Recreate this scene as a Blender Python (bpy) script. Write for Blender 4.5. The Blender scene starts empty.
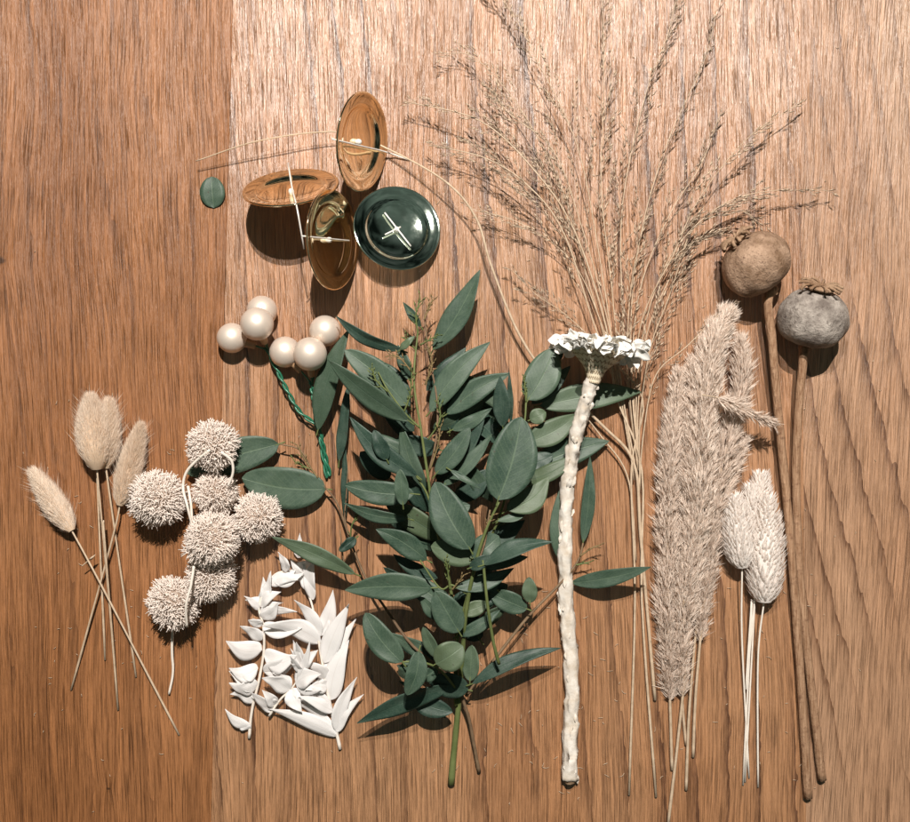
import bpy, math, random
from mathutils import Vector, Matrix, noise
random.seed(7)
PI = math.pi
S = bpy.context.scene
COL = S.collection

# ------------------------------------------------------------------ camera, light, exposure
H = 1.0                                   # camera height in metres above the table
cd = bpy.data.cameras.new('camera'); cam = bpy.data.objects.new('camera', cd); COL.objects.link(cam)
cam.location = (0, 0, H); cam.rotation_euler = (0, 0, 0)
cd.sensor_width = 36; cd.lens = 36 * H / 0.910; cd.clip_start = .01; cd.clip_end = 50
S.camera = cam
w = bpy.data.worlds.new('World'); S.world = w; w.use_nodes = True
wt = w.node_tree; _tc = wt.nodes.new('ShaderNodeTexCoord'); _nz = wt.nodes.new('ShaderNodeTexNoise'); _cr = wt.nodes.new('ShaderNodeValToRGB')
_nz.inputs['Scale'].default_value = 4.2; _nz.inputs['Detail'].default_value = 2.5; _nz.inputs['Distortion'].default_value = .6
wt.links.new(_tc.outputs['Generated'], _nz.inputs['Vector']); wt.links.new(_nz.outputs[0], _cr.inputs[0]); 
_sx = wt.nodes.new('ShaderNodeSeparateXYZ'); wt.links.new(_tc.outputs['Generated'], _sx.inputs[0])
_zr = wt.nodes.new('ShaderNodeValToRGB'); wt.links.new(_sx.outputs[2], _zr.inputs[0])         # unseen overhead glow added for the greenish dish to mirror
_zr.color_ramp.elements[0].position = .66; _zr.color_ramp.elements[0].color = (0, 0, 0, 1); _zr.color_ramp.elements[1].position = .80; _zr.color_ramp.elements[1].color = (.62, .80, .68, 1)
_ad = wt.nodes.new('ShaderNodeMix'); _ad.data_type = 'RGBA'; _ad.blend_type = 'ADD'; _ad.inputs[0].default_value = 1
wt.links.new(_cr.outputs[0], _ad.inputs[6]); wt.links.new(_zr.outputs[0], _ad.inputs[7]); wt.links.new(_ad.outputs[2], wt.nodes['Background'].inputs[0])
for _e, (_p, _c) in zip([_cr.color_ramp.elements[0], _cr.color_ramp.elements[1], _cr.color_ramp.elements.new(.6)], ((.42, (.03, .05, .04, 1)), (.66, (1, .95, .88, 1)), (.55, (.30, .40, .34, 1)))):
    _e.position = _p; _e.color = _c                 # a dim room with a few paler patches added for the dishes to reflect
wt.nodes['Background'].inputs[1].default_value = .085

def lamp(name, loc, power, radius, colour):
    l = bpy.data.lights.new(name, 'POINT'); l.energy = power; l.shadow_soft_size = radius; l.color = colour
    o = bpy.data.objects.new(name, l); o.location = loc; COL.objects.link(o)
lamp('ceiling_lamp', (.12, 1.55, 2.65), 360, .012, (1, .94, .87))
lamp('hanging_lamp', (-.02, .80, 1.42), 40, .006, (1, .94, .88))
S.view_settings.view_transform = 'Standard'; S.view_settings.look = 'None'
S.view_settings.exposure = .40; S.view_settings.gamma = 1

# ------------------------------------------------------------------ helpers
def W(px, py, z=0):
    k = (1 - z / 1000 / H) / 1000
    return Vector(((px - 455) * k, (411 - py) * k, z / 1000))
def rnd(a, b): return random.uniform(a, b)

class MB:
    def __init__(s): s.v = []; s.f = []; s.uv = []
    def add(s, vs, fs, uvs=None):
        o = len(s.v); s.v.extend(vs); s.f.extend([tuple(i + o for i in f) for f in fs])
        s.uv.extend(uvs if uvs else [(.5, .5)] * len(vs))
    def build(s, name, mat, parent=None, smooth=True):
        base = parent.location if parent else Vector((0, 0, 0))
        m = bpy.data.meshes.new(name)
        off = base if parent is None or parent.type == 'EMPTY' else Vector(parent.get('_o', (0, 0, 0)))
        m.from_pydata([(p[0] - off[0], p[1] - off[1], p[2] - off[2]) for p in s.v], [], s.f)
        ul = m.uv_layers.new(name='UVMap')
        idx = [0] * len(m.loops); m.loops.foreach_get('vertex_index', idx)
        flat = []
        for i in idx: flat.extend(s.uv[i])
        ul.data.foreach_set('uv', flat)
        if smooth: m.polygons.foreach_set('use_smooth', [True] * len(m.polygons))
        m.materials.append(mat); m.update()
        o = bpy.data.objects.new(name, m); COL.objects.link(o)
        if parent: o.parent = parent
        return o

def sub(mb, name, mat, part, root, smooth=True):
    """a sub-part: child of a part whose own local frame equals the root's"""
    o = mb.build(name, mat, root, smooth); o.parent = part
    return o
def tag(o, label, cat, group=None):
    o['label'] = label; o['category'] = cat
    if group: o['group'] = group
    return o
def thing(name, loc, label, cat, group=None):
    o = bpy.data.objects.new(name, None); COL.objects.link(o); o.empty_display_size = .01
    o.location = (loc[0], loc[1], loc[2]); return tag(o, label, cat, group)

def spline(pts, n):
    """Catmull-Rom through Vectors"""
    P = [pts[0] * 2 - pts[1]] + list(pts) + [pts[-1] * 2 - pts[-2]]
    out = []
    m = len(pts) - 1
    for k in range(n + 1):
        u = k / n * m; i = min(int(u), m - 1); t = u - i
        a, b, c, d = P[i], P[i + 1], P[i + 2], P[i + 3]
        out.append(.5 * ((2 * b) + (c - a) * t + (2 * a - 5 * b + 4 * c - d) * t * t + (3 * b - a - 3 * c + d) * t ** 3))
    return out
def frame(t):
    t = t.normalized()
    a = Vector((0, 0, 1)) if abs(t.z) < .9 else Vector((0, 1, 0))
    x = t.cross(a).normalized(); return x, x.cross(t).normalized()
def tube(mb, pts, r0, r1=None, n=None, sides=8, rough=0, rfn=None, caps=True, seed=0):
    if r1 is None: r1 = r0
    if n is None: n = max(4, len(pts) * 5)
    P = spline(pts, n) if len(pts) > 2 else [pts[0].lerp(pts[1], k / n) for k in range(n + 1)]
    vs, fs, uvs = [], [], []
    for k, p in enumerate(P):
        t = (P[min(k + 1, n)] - P[max(k - 1, 0)]); x, y = frame(t)
        u = k / n; r = (rfn(u) if rfn else r0 + (r1 - r0) * u)
        for j in range(sides):
            a = 2 * PI * j / sides
            rr = r
            if rough: rr *= 1 + rough * noise.noise(Vector((u * n * .35 + seed * 7.1, math.cos(a) * 1.3, math.sin(a) * 1.3 + seed)))
            vs.append(p + x * (rr * math.cos(a)) + y * (rr * math.sin(a))); uvs.append((j / sides, u))
    for k in range(n):
        for j in range(sides):
            fs.append((k * sides + j, k * sides + (j + 1) % sides, (k + 1) * sides + (j + 1) % sides, (k + 1) * sides + j))
    if caps:
        fs.append(tuple(range(sides - 1, -1, -1))); fs.append(tuple(n * sides + j for j in range(sides)))
    mb.add(vs, fs, uvs)
def lathe(mb, prof, origin, axis, sides=32, disp=None, ref=None):
    """prof: list of (radius, height along axis) in metres"""
    ax = axis.normalized(); x, y = frame(ax)
    if ref is not None:
        x = (ref - ax * ref.dot(ax)).normalized(); y = ax.cross(x)
    vs, fs, uvs = [], [], []
    n = len(prof)
    for i, (r, h) in enumerate(prof):
        for j in range(sides):
            a = 2 * PI * j / sides
            rr = r * (disp(a, i / (n - 1)) if disp else 1)
            vs.append(origin + ax * h + x * (rr * math.cos(a)) + y * (rr * math.sin(a))); uvs.append((j / sides, i / (n - 1)))
    for i in range(n - 1):
        for j in range(sides):
            fs.append((i * sides + j, i * sides + (j + 1) % sides, (i + 1) * sides + (j + 1) % sides, (i + 1) * sides + j))
    mb.add(vs, fs, uvs)
def sphere(mb, c, r, seg=40, rings=22):
    vs, fs = [], []
    for i in range(rings + 1):
        th = PI * i / rings
        for j in range(seg):
            a = 2 * PI * j / seg
            vs.append(c + Vector((math.sin(th) * math.cos(a), math.sin(th) * math.sin(a), math.cos(th))) * r)
    for i in range(rings):
        for j in range(seg):
            fs.append((i * seg + j, (i + 1) * seg + j, (i + 1) * seg + (j + 1) % seg, i * seg + (j + 1) % seg))
    mb.add(vs, fs)
def blade(mb, p0, d, L, wd, bend=None, seg=2, side=None):
    """thin tapering hair / bract"""
    d = d.normalized(); bend = bend or Vector((0, 0, 0))
    x = side if side is not None else d.cross(Vector((rnd(-1, 1), rnd(-1, 1), rnd(-1, 1)))).normalized()
    vs, fs = [], []
    for k in range(seg):
        u = k / seg; p = p0 + d * (L * u) + bend * (L * u * u); ww = wd * .5 * (1 - u * .45)
        vs += [p - x * ww, p + x * ww]
        if k: fs.append((2 * k - 2, 2 * k - 1, 2 * k + 1, 2 * k))
    vs.append(p0 + d * L + bend * L); k = seg - 1
    fs.append((2 * k, 2 * k + 1, 2 * k + 2))
    mb.add(vs, fs)
def spikelet(mb, p, d, L, wd):
    """a slender solid husk: six-vertex spindle"""
    d = d.normalized(); x, y = frame(d)
    a, b, c = p, p + d * L * .4, p + d * L
    vs = [a] + [b + x * (wd / 2 * math.cos(q)) + y * (wd / 2 * math.sin(q)) for q in (0, 2 * PI / 3, 4 * PI / 3)] + [c]
    mb.add(vs, [(0, 2, 1), (0, 3, 2), (0, 1, 3), (4, 1, 2), (4, 2, 3), (4, 3, 1)])

PROF = {
    'lance': lambda t: math.sin(PI * min(1, t) ** .85) ** .82 * (1 - .12 * t),
    'oval': lambda t: math.sin(PI * t ** .88) ** .58,
    'round': lambda t: math.sin(PI * t ** .95) ** .5,
    'ruscus': lambda t: max(0, math.sin(PI * min(1, t) ** .66)) ** .9 * (1 - .2 * t),
}
def leaf(mb, b, t, wd, kind='lance', bulge=0, roll=0, fold=.12, bend=0, wave=0, th=.35, n=18, m=6, petiole=0, seed=0):
    """blade leaf from base b to tip t (Vectors); wd, bulge, bend in millimetres"""
    ax = t - b; L = ax.length
    side = Vector((ax.y, -ax.x, 0)); side = side.normalized() if side.length > 1e-6 else Vector((1, 0, 0))
    up = side.cross(ax).normalized()
    if up.z < 0: up = -up
    prof = PROF[kind]
    cr = side * math.cos(roll) + up * math.sin(roll); nu = up * math.cos(roll) - side * math.sin(roll)
    top, bot, uvs = [], [], []
    for i in range(n + 1):
        u = i / n; q = math.sin(PI * u)
        c = b + ax * u + up * (bulge / 1000 * q) + side * (bend / 1000 * q)
        hw = wd / 2000 * max(prof(u) if 0 < u < 1 else 0, .03)
        for j in range(m + 1):
            s = j / m * 2 - 1
            p = c + cr * (s * hw) + nu * (fold * abs(s) ** (1.0 if kind == 'ruscus' else 1.3) * hw)
            p = p + nu * (wave / 1000 * math.sin(u * 9 + seed * 2.3 + s * 1.4) * abs(s) * q)
            p = p + nu * (.0007 * noise.noise(Vector((u * 4, s * 1.5, seed * 3.7))))
            top.append(p + nu * (th / 2000)); bot.append(p - nu * (th / 2000)); uvs.append((s * .5 + .5, u))
    W_ = m + 1; N = len(top); fs = []
    for i in range(n):
        for j in range(m):
            a = i * W_ + j
            fs.append((a, a + 1, a + W_ + 1, a + W_)); fs.append((N + a, N + a + W_, N + a + W_ + 1, N + a + 1))
    for i in range(n):
        for j in (0, m):
            a = i * W_ + j; q4 = (a, a + W_, N + a + W_, N + a); fs.append(q4 if j == 0 else q4[::-1])
    mb.add(top + bot, fs, uvs + uvs)

# ------------------------------------------------------------------ materials
class NT:
    def __init__(s, name):
        s.m = bpy.data.materials.new(name); s.m.use_nodes = True; s.t = s.m.node_tree
        s.b = s.t.nodes['Principled BSDF']; s.out = s.t.nodes['Material Output']
    def n(s, ty, **kw):
        o = s.t.nodes.new(ty)
        for k, v in kw.items():
            if k == 'i':
                for kk, vv in v.items():
                    if isinstance(vv, bpy.types.NodeSocket): s.t.links.new(vv, o.inputs[kk])
                    else: o.inputs[kk].default_value = vv
            else: setattr(o, k, v)
        return o
    def math(s, op, a, b=0, c=None, clamp=False):
        i = {0: a, 1: b}
        if c is not None: i[2] = c
        return s.n('ShaderNodeMath', operation=op, use_clamp=clamp, i=i).outputs[0]
    def mix(s, f, a, b, mode='MIX'):
        o = s.t.nodes.new('ShaderNodeMix'); o.data_type = 'RGBA'; o.blend_type = mode
        for k, v in ((0, f), (6, a), (7, b)):
            if isinstance(v, bpy.types.NodeSocket): s.t.links.new(v, o.inputs[k])
            else: o.inputs[k].default_value = (*v, 1) if isinstance(v, tuple) and len(v) == 3 else v
        return o.outputs[2]
    def noise(s, vec, scale, detail=2, rough=.5, dist=0):
        return s.n('ShaderNodeTexNoise', i={'Vector': vec, 'Scale': scale, 'Detail': detail, 'Roughness': rough, 'Distortion': dist}).outputs[0]
    def scl(s, vec, sc, loc=(0, 0, 0), rot=(0, 0, 0)):
        return s.n('ShaderNodeMapping', i={'Vector': vec, 'Location': loc, 'Rotation': rot, 'Scale': sc}).outputs[0]
    def ramp(s, f, stops):
        r = s.n('ShaderNodeValToRGB', i={0: f}); e = r.color_ramp.elements
        while len(e) < len(stops): e.new(.5)
        for q, (p, c) in zip(e, stops): q.position = p; q.color = (*c, 1) if isinstance(c, tuple) else (c, c, c, 1)
        return r.outputs[0]
    def obj(s): return s.n('ShaderNodeTexCoord').outputs['Object']
    def set(s, **kw):
        for k, v in kw.items():
            k = k.replace('_', ' ')
            if isinstance(v, bpy.types.NodeSocket): s.t.links.new(v, s.b.inputs[k])
            else: s.b.inputs[k].default_value = (*v, 1) if isinstance(v, tuple) and len(v) == 3 else v
        return s.m
    def bump(s, h, strength=.4, dist=.001):
        s.t.links.new(s.n('ShaderNodeBump', i={'Height': h, 'Strength': strength, 'Distance': dist}).outputs[0], s.b.inputs['Normal'])

def wood(name, dark, mid, light, off, rot, ring_k=15, ring_amt=.55, knots=(), blotch=.5, gx=0, gy=0, spec=.8, pa_k=1.0, rough=.40, ior=1.5):
    """teak-like board: growth rings as contours of a stretched noise, fibres, open pores, blotches"""
    M = NT(name); co = M.obj()
    v = M.scl(co, (1, 1, 1), loc=off, rot=(0, 0, rot))
    wr = M.noise(M.scl(v, (5, 2.2, 1)), 1, 2)
    sx = M.n('ShaderNodeSeparateXYZ', i={0: v})
    x = M.math('ADD', sx.outputs[0], M.math('MULTIPLY', M.math('SUBTRACT', wr, .5), .035))
    y = sx.outputs[1]
    for kx, ky, kr in knots:                       # grain bends round each knot
        dx = M.math('SUBTRACT', sx.outputs[0], kx); dy = M.math('SUBTRACT', y, ky)
        d2 = M.math('ADD', M.math('MULTIPLY', dx, dx), M.math('MULTIPLY', M.math('MULTIPLY', dy, dy), .25))
        g = M.math('DIVIDE', kr * kr, M.math('ADD', d2, kr * kr))
        x = M.math('ADD', x, M.math('MULTIPLY', M.math('MULTIPLY', dx, g), 1.2))
    vv = M.n('ShaderNodeCombineXYZ', i={0: x, 1: y, 2: 0.0}).outputs[0]
    rn = M.noise(M.scl(vv, (3.2, .5, 1)), 1, 1.5, .4)
    rs = M.math('ADD', M.math('MULTIPLY', rn, ring_k), M.math('ADD', M.math('MULTIPLY', x, gx), M.math('MULTIPLY', y, gy)))
    rs = M.math('ADD', rs, M.math('MULTIPLY', M.noise(M.scl(vv, (120, 26, 1)), 1, 2), .35))
    ring = M.math('FRACT', rs)                     # saw-tooth late wood
    ring = M.math('POWER', ring, 6.0)
    ring2 = M.math('MULTIPLY', ring, M.ramp(M.noise(M.scl(vv, (11, 3, 1)), 1, 2), [(.38, .12), (.62, 1.0)]))
    ring2 = M.math('MULTIPLY', ring2, M.ramp(M.noise(M.scl(vv, (600, 60, 1)), 1, 2), [(.3, .45), (.6, 1.1)]))
    fib1 = M.noise(M.scl(vv, (540, 8, 1)), 1, 3, .6)
    fib2 = M.noise(M.scl(vv, (1700, 34, 1)), 1, 3, .65)
    fib3 = M.noise(M.scl(vv, (170, 2, 1)), 1, 3, .6)
    pore = M.noise(M.scl(vv, (1000, 20, 1), loc=(3, 5, 0)), 1, 1, .5)
    pore = M.ramp(pore, [(.55, 0.0), (.72, 1.0)])
    area = M.noise(M.scl(v, (6, 1.7, 1), loc=(7, 1, 0)), 1, 3, .55)
    tone = M.ramp(area, [(.3, 0.0), (.7, 1.0)])
    base = M.mix(M.math('MULTIPLY', tone, blotch), mid, light)
    base = M.mix(M.math('MULTIPLY', ring2, ring_amt * 1.6, clamp=True), base, dark)
    f = M.math('ADD', M.math('MULTIPLY', M.math('SUBTRACT', fib1, .5), 1.5), M.math('MULTIPLY', M.math('SUBTRACT', fib2, .5), 1.3))
    f = M.math('ADD', f, M.math('MULTIPLY', M.math('SUBTRACT', fib3,   .5), 1.0))
    f = M.math('MULTIPLY', f, M.ramp(M.noise(M.scl(v, (8, 4, 1), loc=(1, 3, 0)), 1, 3, .6), [(.3, .7), (.7, 1.15)]))
    f = M.math('ADD', f, .5, clamp=True)
    col = M.mix(1.0, base, M.ramp(f, [(0, (.40, .35, .31)), (.5, (.97, .97, .97)), (1, (1.38, 1.37, 1.36))]), 'MULTIPLY')
    pa = M.math('MULTIPLY', M.math('MULTIPLY', pore, pa_k), M.ramp(M.noise(M.scl(v, (14, 3, 1)), 1, 2), [(.35, .2), (.65, 1.0)]), clamp=True)
    col = M.mix(M.math('MULTIPLY', pa, .62), col, tuple(c * .45 for c in dark))
    st = M.ramp(M.noise(M.scl(v, (16, 9, 1), loc=(2, 9, 0)), 1, 5, .7), [(.63, 0.0), (.74, .5)])      # old grey stains
    col = M.mix(M.math('MULTIPLY', st, .6), col, tuple(c * .5 for c in dark))
    for kx, ky, kr in knots:
        dx = M.math('SUBTRACT', sx.outputs[0], kx); dy = M.math('SUBTRACT', y, ky)
        d = M.math('SQRT', M.math('ADD', M.math('MULTIPLY', dx, dx), M.math('MULTIPLY', M.math('MULTIPLY', dy, dy), 3.2)))
        d = M.math('ADD', d, M.math('MULTIPLY', M.math('SUBTRACT', M.noise(M.scl(v, (90, 220, 1)), 1, 3), .5), kr * 1.3))
        k = M.ramp(M.math('DIVIDE', d, kr), [(.35, 1.0), (.75, 0.0)])
        col = M.mix(M.math('MULTIPLY', k, .75), col, tuple(c * .25 for c in dark))
    h = M.math('SUBTRACT', M.math('MULTIPLY', f, .7), M.math('MULTIPLY', pore, .8))
    h = M.math('SUBTRACT', h, M.math('MULTIPLY', ring, .06))
    M.bump(h, .9, .0012)
    r = M.math('ADD', rough, M.math('MULTIPLY', f, .10))
    M.set(Base_Color=col, Roughness=r, Specular_IOR_Level=spec, IOR=ior)
    return M.m

def eucalypt(name, a, b, under, rib=(.20, .27, .17)):
    M = NT(name); co = M.obj(); uv = M.n('ShaderNodeTexCoord').outputs['UV']
    sx = M.n('ShaderNodeSeparateXYZ', i={0: uv}); u, v = sx.outputs[0], sx.outputs[1]
    d = M.math('ABSOLUTE', M.math('SUBTRACT', u, .5))
    midr = M.ramp(d, [(0.0, .8), (.03, 0.0)])
    sv = M.math('SINE', M.math('MULTIPLY', M.math('SUBTRACT', v, M.math('MULTIPLY', d, .55)), 75.0))
    sv = M.ramp(sv, [(.8, 0.0), (1.0, 1.0)])
    ri = M.n('ShaderNodeObjectInfo').outputs['Random']
    nz = M.noise(co, 75, 5, .7); fine = M.noise(co, 900, 3, .7)
    c = M.mix(M.math('ADD', M.math('MULTIPLY', ri, .6), M.math('MULTIPLY', M.math('SUBTRACT', nz, .38), 1.5), clamp=True), a, b)
    c = M.mix(M.ramp(ri, [(.80, 0.0), (.95, .55)]), c, (.105, .135, .06))
    bl = M.ramp(M.noise(co, 28, 4, .7), [(.45, 0.0), (.75, .34)])
    c = M.mix(bl, c, (.15, .20, .155))
    c = M.mix(M.math('MULTIPLY', M.ramp(fine, [(.45, 0.0), (.75, 1.0)]), .25), c, (.16, .21, .15))
    c = M.mix(M.math('MULTIPLY', sv, .16), c, rib)
    c = M.mix(M.math('MULTIPLY', midr, .6), c, rib)
    geo = M.n('ShaderNodeNewGeometry')
    sp = M.ramp(M.noise(co, 180, 3, .6), [(.68, 0.0), (.74, .8)])
    c = M.mix(sp, c, (.05, .045, .03))
    M.bump(M.math('ADD', M.math('MULTIPLY', nz, .5), M.math('SUBTRACT', M.math('MULTIPLY', fine, .3), M.math('MULTIPLY', midr, .6))), .35, .001)
    M.set(Base_Color=c, Roughness=.50, Specular_IOR_Level=.38)
    return M.m
def fibre(name, a, b, scale=300, rough=.75, objvar=.5, spec=.2, bump=0, trans=0):
    M = NT(name); co = M.obj(); ri = M.n('ShaderNodeObjectInfo').outputs['Random']
    f = M.math('ADD', M.math('MULTIPLY', ri, objvar * .5), M.math('MULTIPLY', M.math('SUBTRACT', M.noise(co, scale, 3, .6), .25), 1.5), clamp=True)
    M.set(Base_Color=M.mix(f, a, b), Roughness=rough, Specular_IOR_Level=spec)
    if bump: M.bump(M.noise(co, scale * 2.3, 3), bump, .0006)
    if trans:
        tr = M.n('ShaderNodeBsdfTranslucent', i={0: (*b, 1)})
        mx = M.n('ShaderNodeMixShader', i={0: trans, 1: M.b.outputs[0], 2: tr.outputs[0]}); M.t.links.new(mx.outputs[0], M.out.inputs[0])
    return M.m
def metal(name, col, rough):
    M = NT(name); nz = M.noise(M.obj(), 60, 3, .6)
    M.set(Base_Color=M.mix(M.ramp(nz, [(.4, 0.0), (.7, .35)]), col, tuple(c * .6 for c in col)), Metallic=1.0,
          Roughness=M.math('ADD', rough - .02, M.math('MULTIPLY', M.ramp(M.noise(M.obj(), 120, 5, .7), [(.4, 0.0), (.75, 1.0)]), .05)))
    return M.m

m_plankL = wood('teak_dark', (.095, .034, .010), (.255, .096, .028), (.385, .168, .066), (0, 0, 0), -.022, 7, .45, [(-.452, .160, .010), (-.355, -.370, .004)], .9, 22, .6, .6, 1.0, .41, 1.58)
m_plankM = wood('teak_warm', (.135, .052, .019), (.39, .172, .068), (.50, .265, .132), (1.7, 2.3, 0), -.022, 7, .95, [(-.18, .345, .003)], .85, 26, 1.5, 1.0, 1.0, .355, 1.72)
m_plankR = wood('teak_rosy', (.170, .076, .034), (.41, .212, .110), (.51, .315, .193), (8.3, 4.2, 0), .05, 6, .85, [], .8, 42, 9, .9, .6, .38, 1.6)
m_under = fibre('board_edge', (.03, .014, .007), (.05, .022, .01))

# ------------------------------------------------------------------ tabletop (boards side by side, one structure)
def board(mb, xt0, xb0, xt1, xb1, dz=0, g=.0001, c=.0005):
    """board between two slanting seams given at photo rows -300 and 1100"""
    vs = []
    for (xa, yy) in ((xt0, -300), (xb0, 1100)):
        pass
    A = [W(xt0, -300), W(xb0, 1100)]; B = [W(xt1, -300), W(xb1, 1100)]
    rows = []
    for a, b in ((A[0], B[0]), (A[1], B[1])):
        rows.append([Vector((a.x + g, a.y, -.03)), Vector((a.x + g, a.y, -c + dz)), Vector((a.x + g + c * .8, a.y, dz)),
                     Vector((b.x - g - c * .8, b.y, dz)), Vector((b.x - g, b.y, -c + dz)), Vector((b.x - g, b.y, -.03))])
    vs = rows[0] + rows[1]
    mb.add(vs, [(i, i + 1, 7 + i, 6 + i)[::-1] for i in range(5)] + [(0, 1, 2, 3, 4, 5), (11, 10, 9, 8, 7, 6)])
def seam(x_top, x_bot):                       # extrapolate photo-edge x values to the board ends
    k = (x_bot - x_top) / 822; return x_top - 300 * k, x_top + 1100 * k
s1 = seam(233, 211); s2 = seam(800, 806)
edges = [(-460, -460), s1, s2, (1370, 1370)]
tm = bpy.data.meshes.new('tabletop'); allv, allf, mi = [], [], []
for k, mat in enumerate((m_plankL, m_plankM, m_plankR)):
    b = MB(); board(b, edges[k][0], edges[k][1], edges[k + 1][0], edges[k + 1][1], dz=(-.0001, 0, .00002)[k], g=(.00025, .00003, .00003)[k], c=(.0007, .0001, .0001)[k])
    o = len(allv); allv += b.v; allf += [tuple(i + o for i in f) for f in b.f]; mi += [k] * len(b.f)
tm.from_pydata([tuple(p) for p in allv], [], allf)
for mat in (m_plankL, m_plankM, m_plankR): tm.materials.append(mat)
tm.polygons.foreach_set('material_index', mi)
table = bpy.data.objects.new('tabletop', tm); COL.objects.link(table); table['kind'] = 'structure'
b = MB(); b.add([Vector((-.9, -.7, -.012)), Vector((.9, -.7, -.012)), Vector((.9, .7, -.012)), Vector((-.9, .7, -.012))], [(0, 1, 2, 3)])
sb = b.build('seam_filler', m_under, table); 

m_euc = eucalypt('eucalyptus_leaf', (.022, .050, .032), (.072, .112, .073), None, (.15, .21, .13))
m_euc_shade = eucalypt('eucalyptus_leaf_shaded', (.012, .032, .023), (.028, .060, .042), None, (.05, .09, .06))  # darker copy: shade of deep and turned-away leaves put into the colour
m_gstem = fibre('green_stem', (.075, .10, .03), (.17, .20, .075), 60, .5)
m_bstem = fibre('brown_twig', (.12, .075, .045), (.25, .17, .10), 120, .6)
m_bud = fibre('bud', (.12, .10, .04), (.30, .20, .10), 80, .6)
m_straw = fibre('straw', (.40, .29, .19), (.66, .52, .38), 160, .5, spec=.35)
m_husk = fibre('grass_husk', (.05, .026, .014), (.84, .66, .48), 210, .55, spec=.4)
m_plume = fibre('plume', (.58, .45, .36), (.98, .87, .77), 220, .7, trans=.18)
m_bunny = fibre('bunny_fluff', (.82, .68, .54), (.94, .84, .73), 90, .8, trans=.35)
m_bcore = fibre('bunny_core', (.55, .40, .27), (.68, .52, .38), 200, .9)
m_bristle = fibre('bristle', (.72, .60, .52), (.95, .87, .80), 500, .6)
m_bcoreb = fibre('ball_core', (.22, .16, .12), (.40, .31, .25), 300, .9)
m_cord = fibre('bleached_stem', (.70, .62, .53), (.86, .79, .71), 120, .6)
def bleached(name, a, b):
    M = NT(name); co = M.obj(); uv = M.n('ShaderNodeTexCoord').outputs['UV']; sx = M.n('ShaderNodeSeparateXYZ', i={0: uv})
    d = M.math('ABSOLUTE', M.math('SUBTRACT', sx.outputs[0], .5))
    ln = M.math('SINE', M.math('MULTIPLY', M.math('ADD', d, M.math('MULTIPLY', M.noise(co, 60, 2), .05)), 95.0))
    nz = M.noise(co, 90, 4, .65); ri = M.n('ShaderNodeObjectInfo').outputs['Random']
    c = M.mix(M.math('ADD', M.math('MULTIPLY', ri, .5), M.math('MULTIPLY', nz, .6), clamp=True), a, b)
    mr = M.ramp(d, [(0, 1.0), (.03, 0.0)])
    c = M.mix(M.math('ADD', M.math('MULTIPLY', M.ramp(ln, [(.3, 0.0), (1, 1.0)]), .07), M.math('MULTIPLY', mr, .3), clamp=True), c, (.62, .52, .45))
    c = M.mix(M.ramp(M.noise(co, 130, 4, .7), [(.66, 0.0), (.85, .3)]), c, (.74, .62, .52))
    M.bump(M.math('ADD', M.math('MULTIPLY', ln, .08), nz), .5, .0008)
    M.set(Base_Color=c, Roughness=.8, Specular_IOR_Level=.12)
    tr = M.n('ShaderNodeBsdfTranslucent', i={0: (*b, 1)}); mx = M.n('ShaderNodeMixShader', i={0: .28, 1: M.b.outputs[0], 2: tr.outputs[0]}); M.t.links.new(mx.outputs[0], M.out.inputs[0])
    return M.m
m_white = bleached('bleached_leaf', (.90, .87, .85), (.97, .955, .945))
m_petal = fibre('white_petal', (.84, .81, .76), (.95, .93, .89), 120, .6, bump=.2, trans=.15)
m_wrap = fibre('white_wrap', (.54, .45, .35), (.92, .89, .84), 90, .75, bump=1.0)
m_phal = fibre('canary_husk', (.90, .80, .73), (.98, .94, .90), 160, .75, trans=.3, spec=.1)
m_brass = metal('polished_brass', (.93, .78, .55), .05)
m_green_refl = metal('green_reflection_metal', (.78, .86, .76), .06)  # greenish tint of the mirrored room put into the metal colour
m_steel = fibre('bright_wire', (.60, .57, .52), (.85, .82, .78), 200, .28, spec=1.0)
m_wire = fibre('green_wire', (.012, .10, .055), (.03, .20, .11), 200, .35, spec=.6)
m_gold = fibre('gold_neck', (.32, .17, .08), (.52, .33, .19), 150, .35, spec=.6)
M = NT('pearl'); nz = M.noise(M.obj(), 1500, 2)
M.set(Base_Color=(.78, .67, .57), Roughness=.45, Specular_IOR_Level=.7, Metallic=.42); m_pearl = M.m
def podmat(name, a, b, c):
    M = NT(name); co = M.obj(); n1 = M.noise(co, 55, 5, .65); n2 = M.noise(co, 320, 4, .7); n3 = M.noise(co, 1300, 2)
    col = M.mix(M.ramp(n1, [(.35, 0.0), (.65, 1.0)]), a, b)
    col = M.mix(M.ramp(n2, [(.54, 0.0), (.72, .85)]), col, c)
    M.bump(M.math('ADD', n1, M.math('MULTIPLY', n2, .7)), 1.0, .0026)
    M.set(Base_Color=col, Roughness=.72, Specular_IOR_Level=.25); return M.m
m_pod1 = podmat('brown_pod', (.20, .12, .07), (.46, .31, .215), (.10, .05, .03))
m_pod2 = podmat('grey_pod', (.17, .14, .12), (.46, .405, .355), (.07, .05, .04))
m_crown = podmat('pod_crown', (.24, .14, .08), (.46, .31, .20), (.10, .055, .03))
M = NT('pod_stem'); co = M.obj(); n1 = M.noise(M.scl(co, (700, 45, 700)), 1, 3, .6); n2 = M.noise(co, 160, 4, .7)
c_ = M.mix(M.ramp(n1, [(.3, 0.0), (.7, 1.0)]), (.20, .10, .05), (.46, .29, .18)); c_ = M.mix(M.ramp(n2, [(.55, 0.0), (.72, .8)]), c_, (.13, .06, .035))
M.bump(M.math('ADD', n1, n2), .8, .0012); m_pstem = M.set(Base_Color=c_, Roughness=.7, Specular_IOR_Level=.2)

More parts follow.
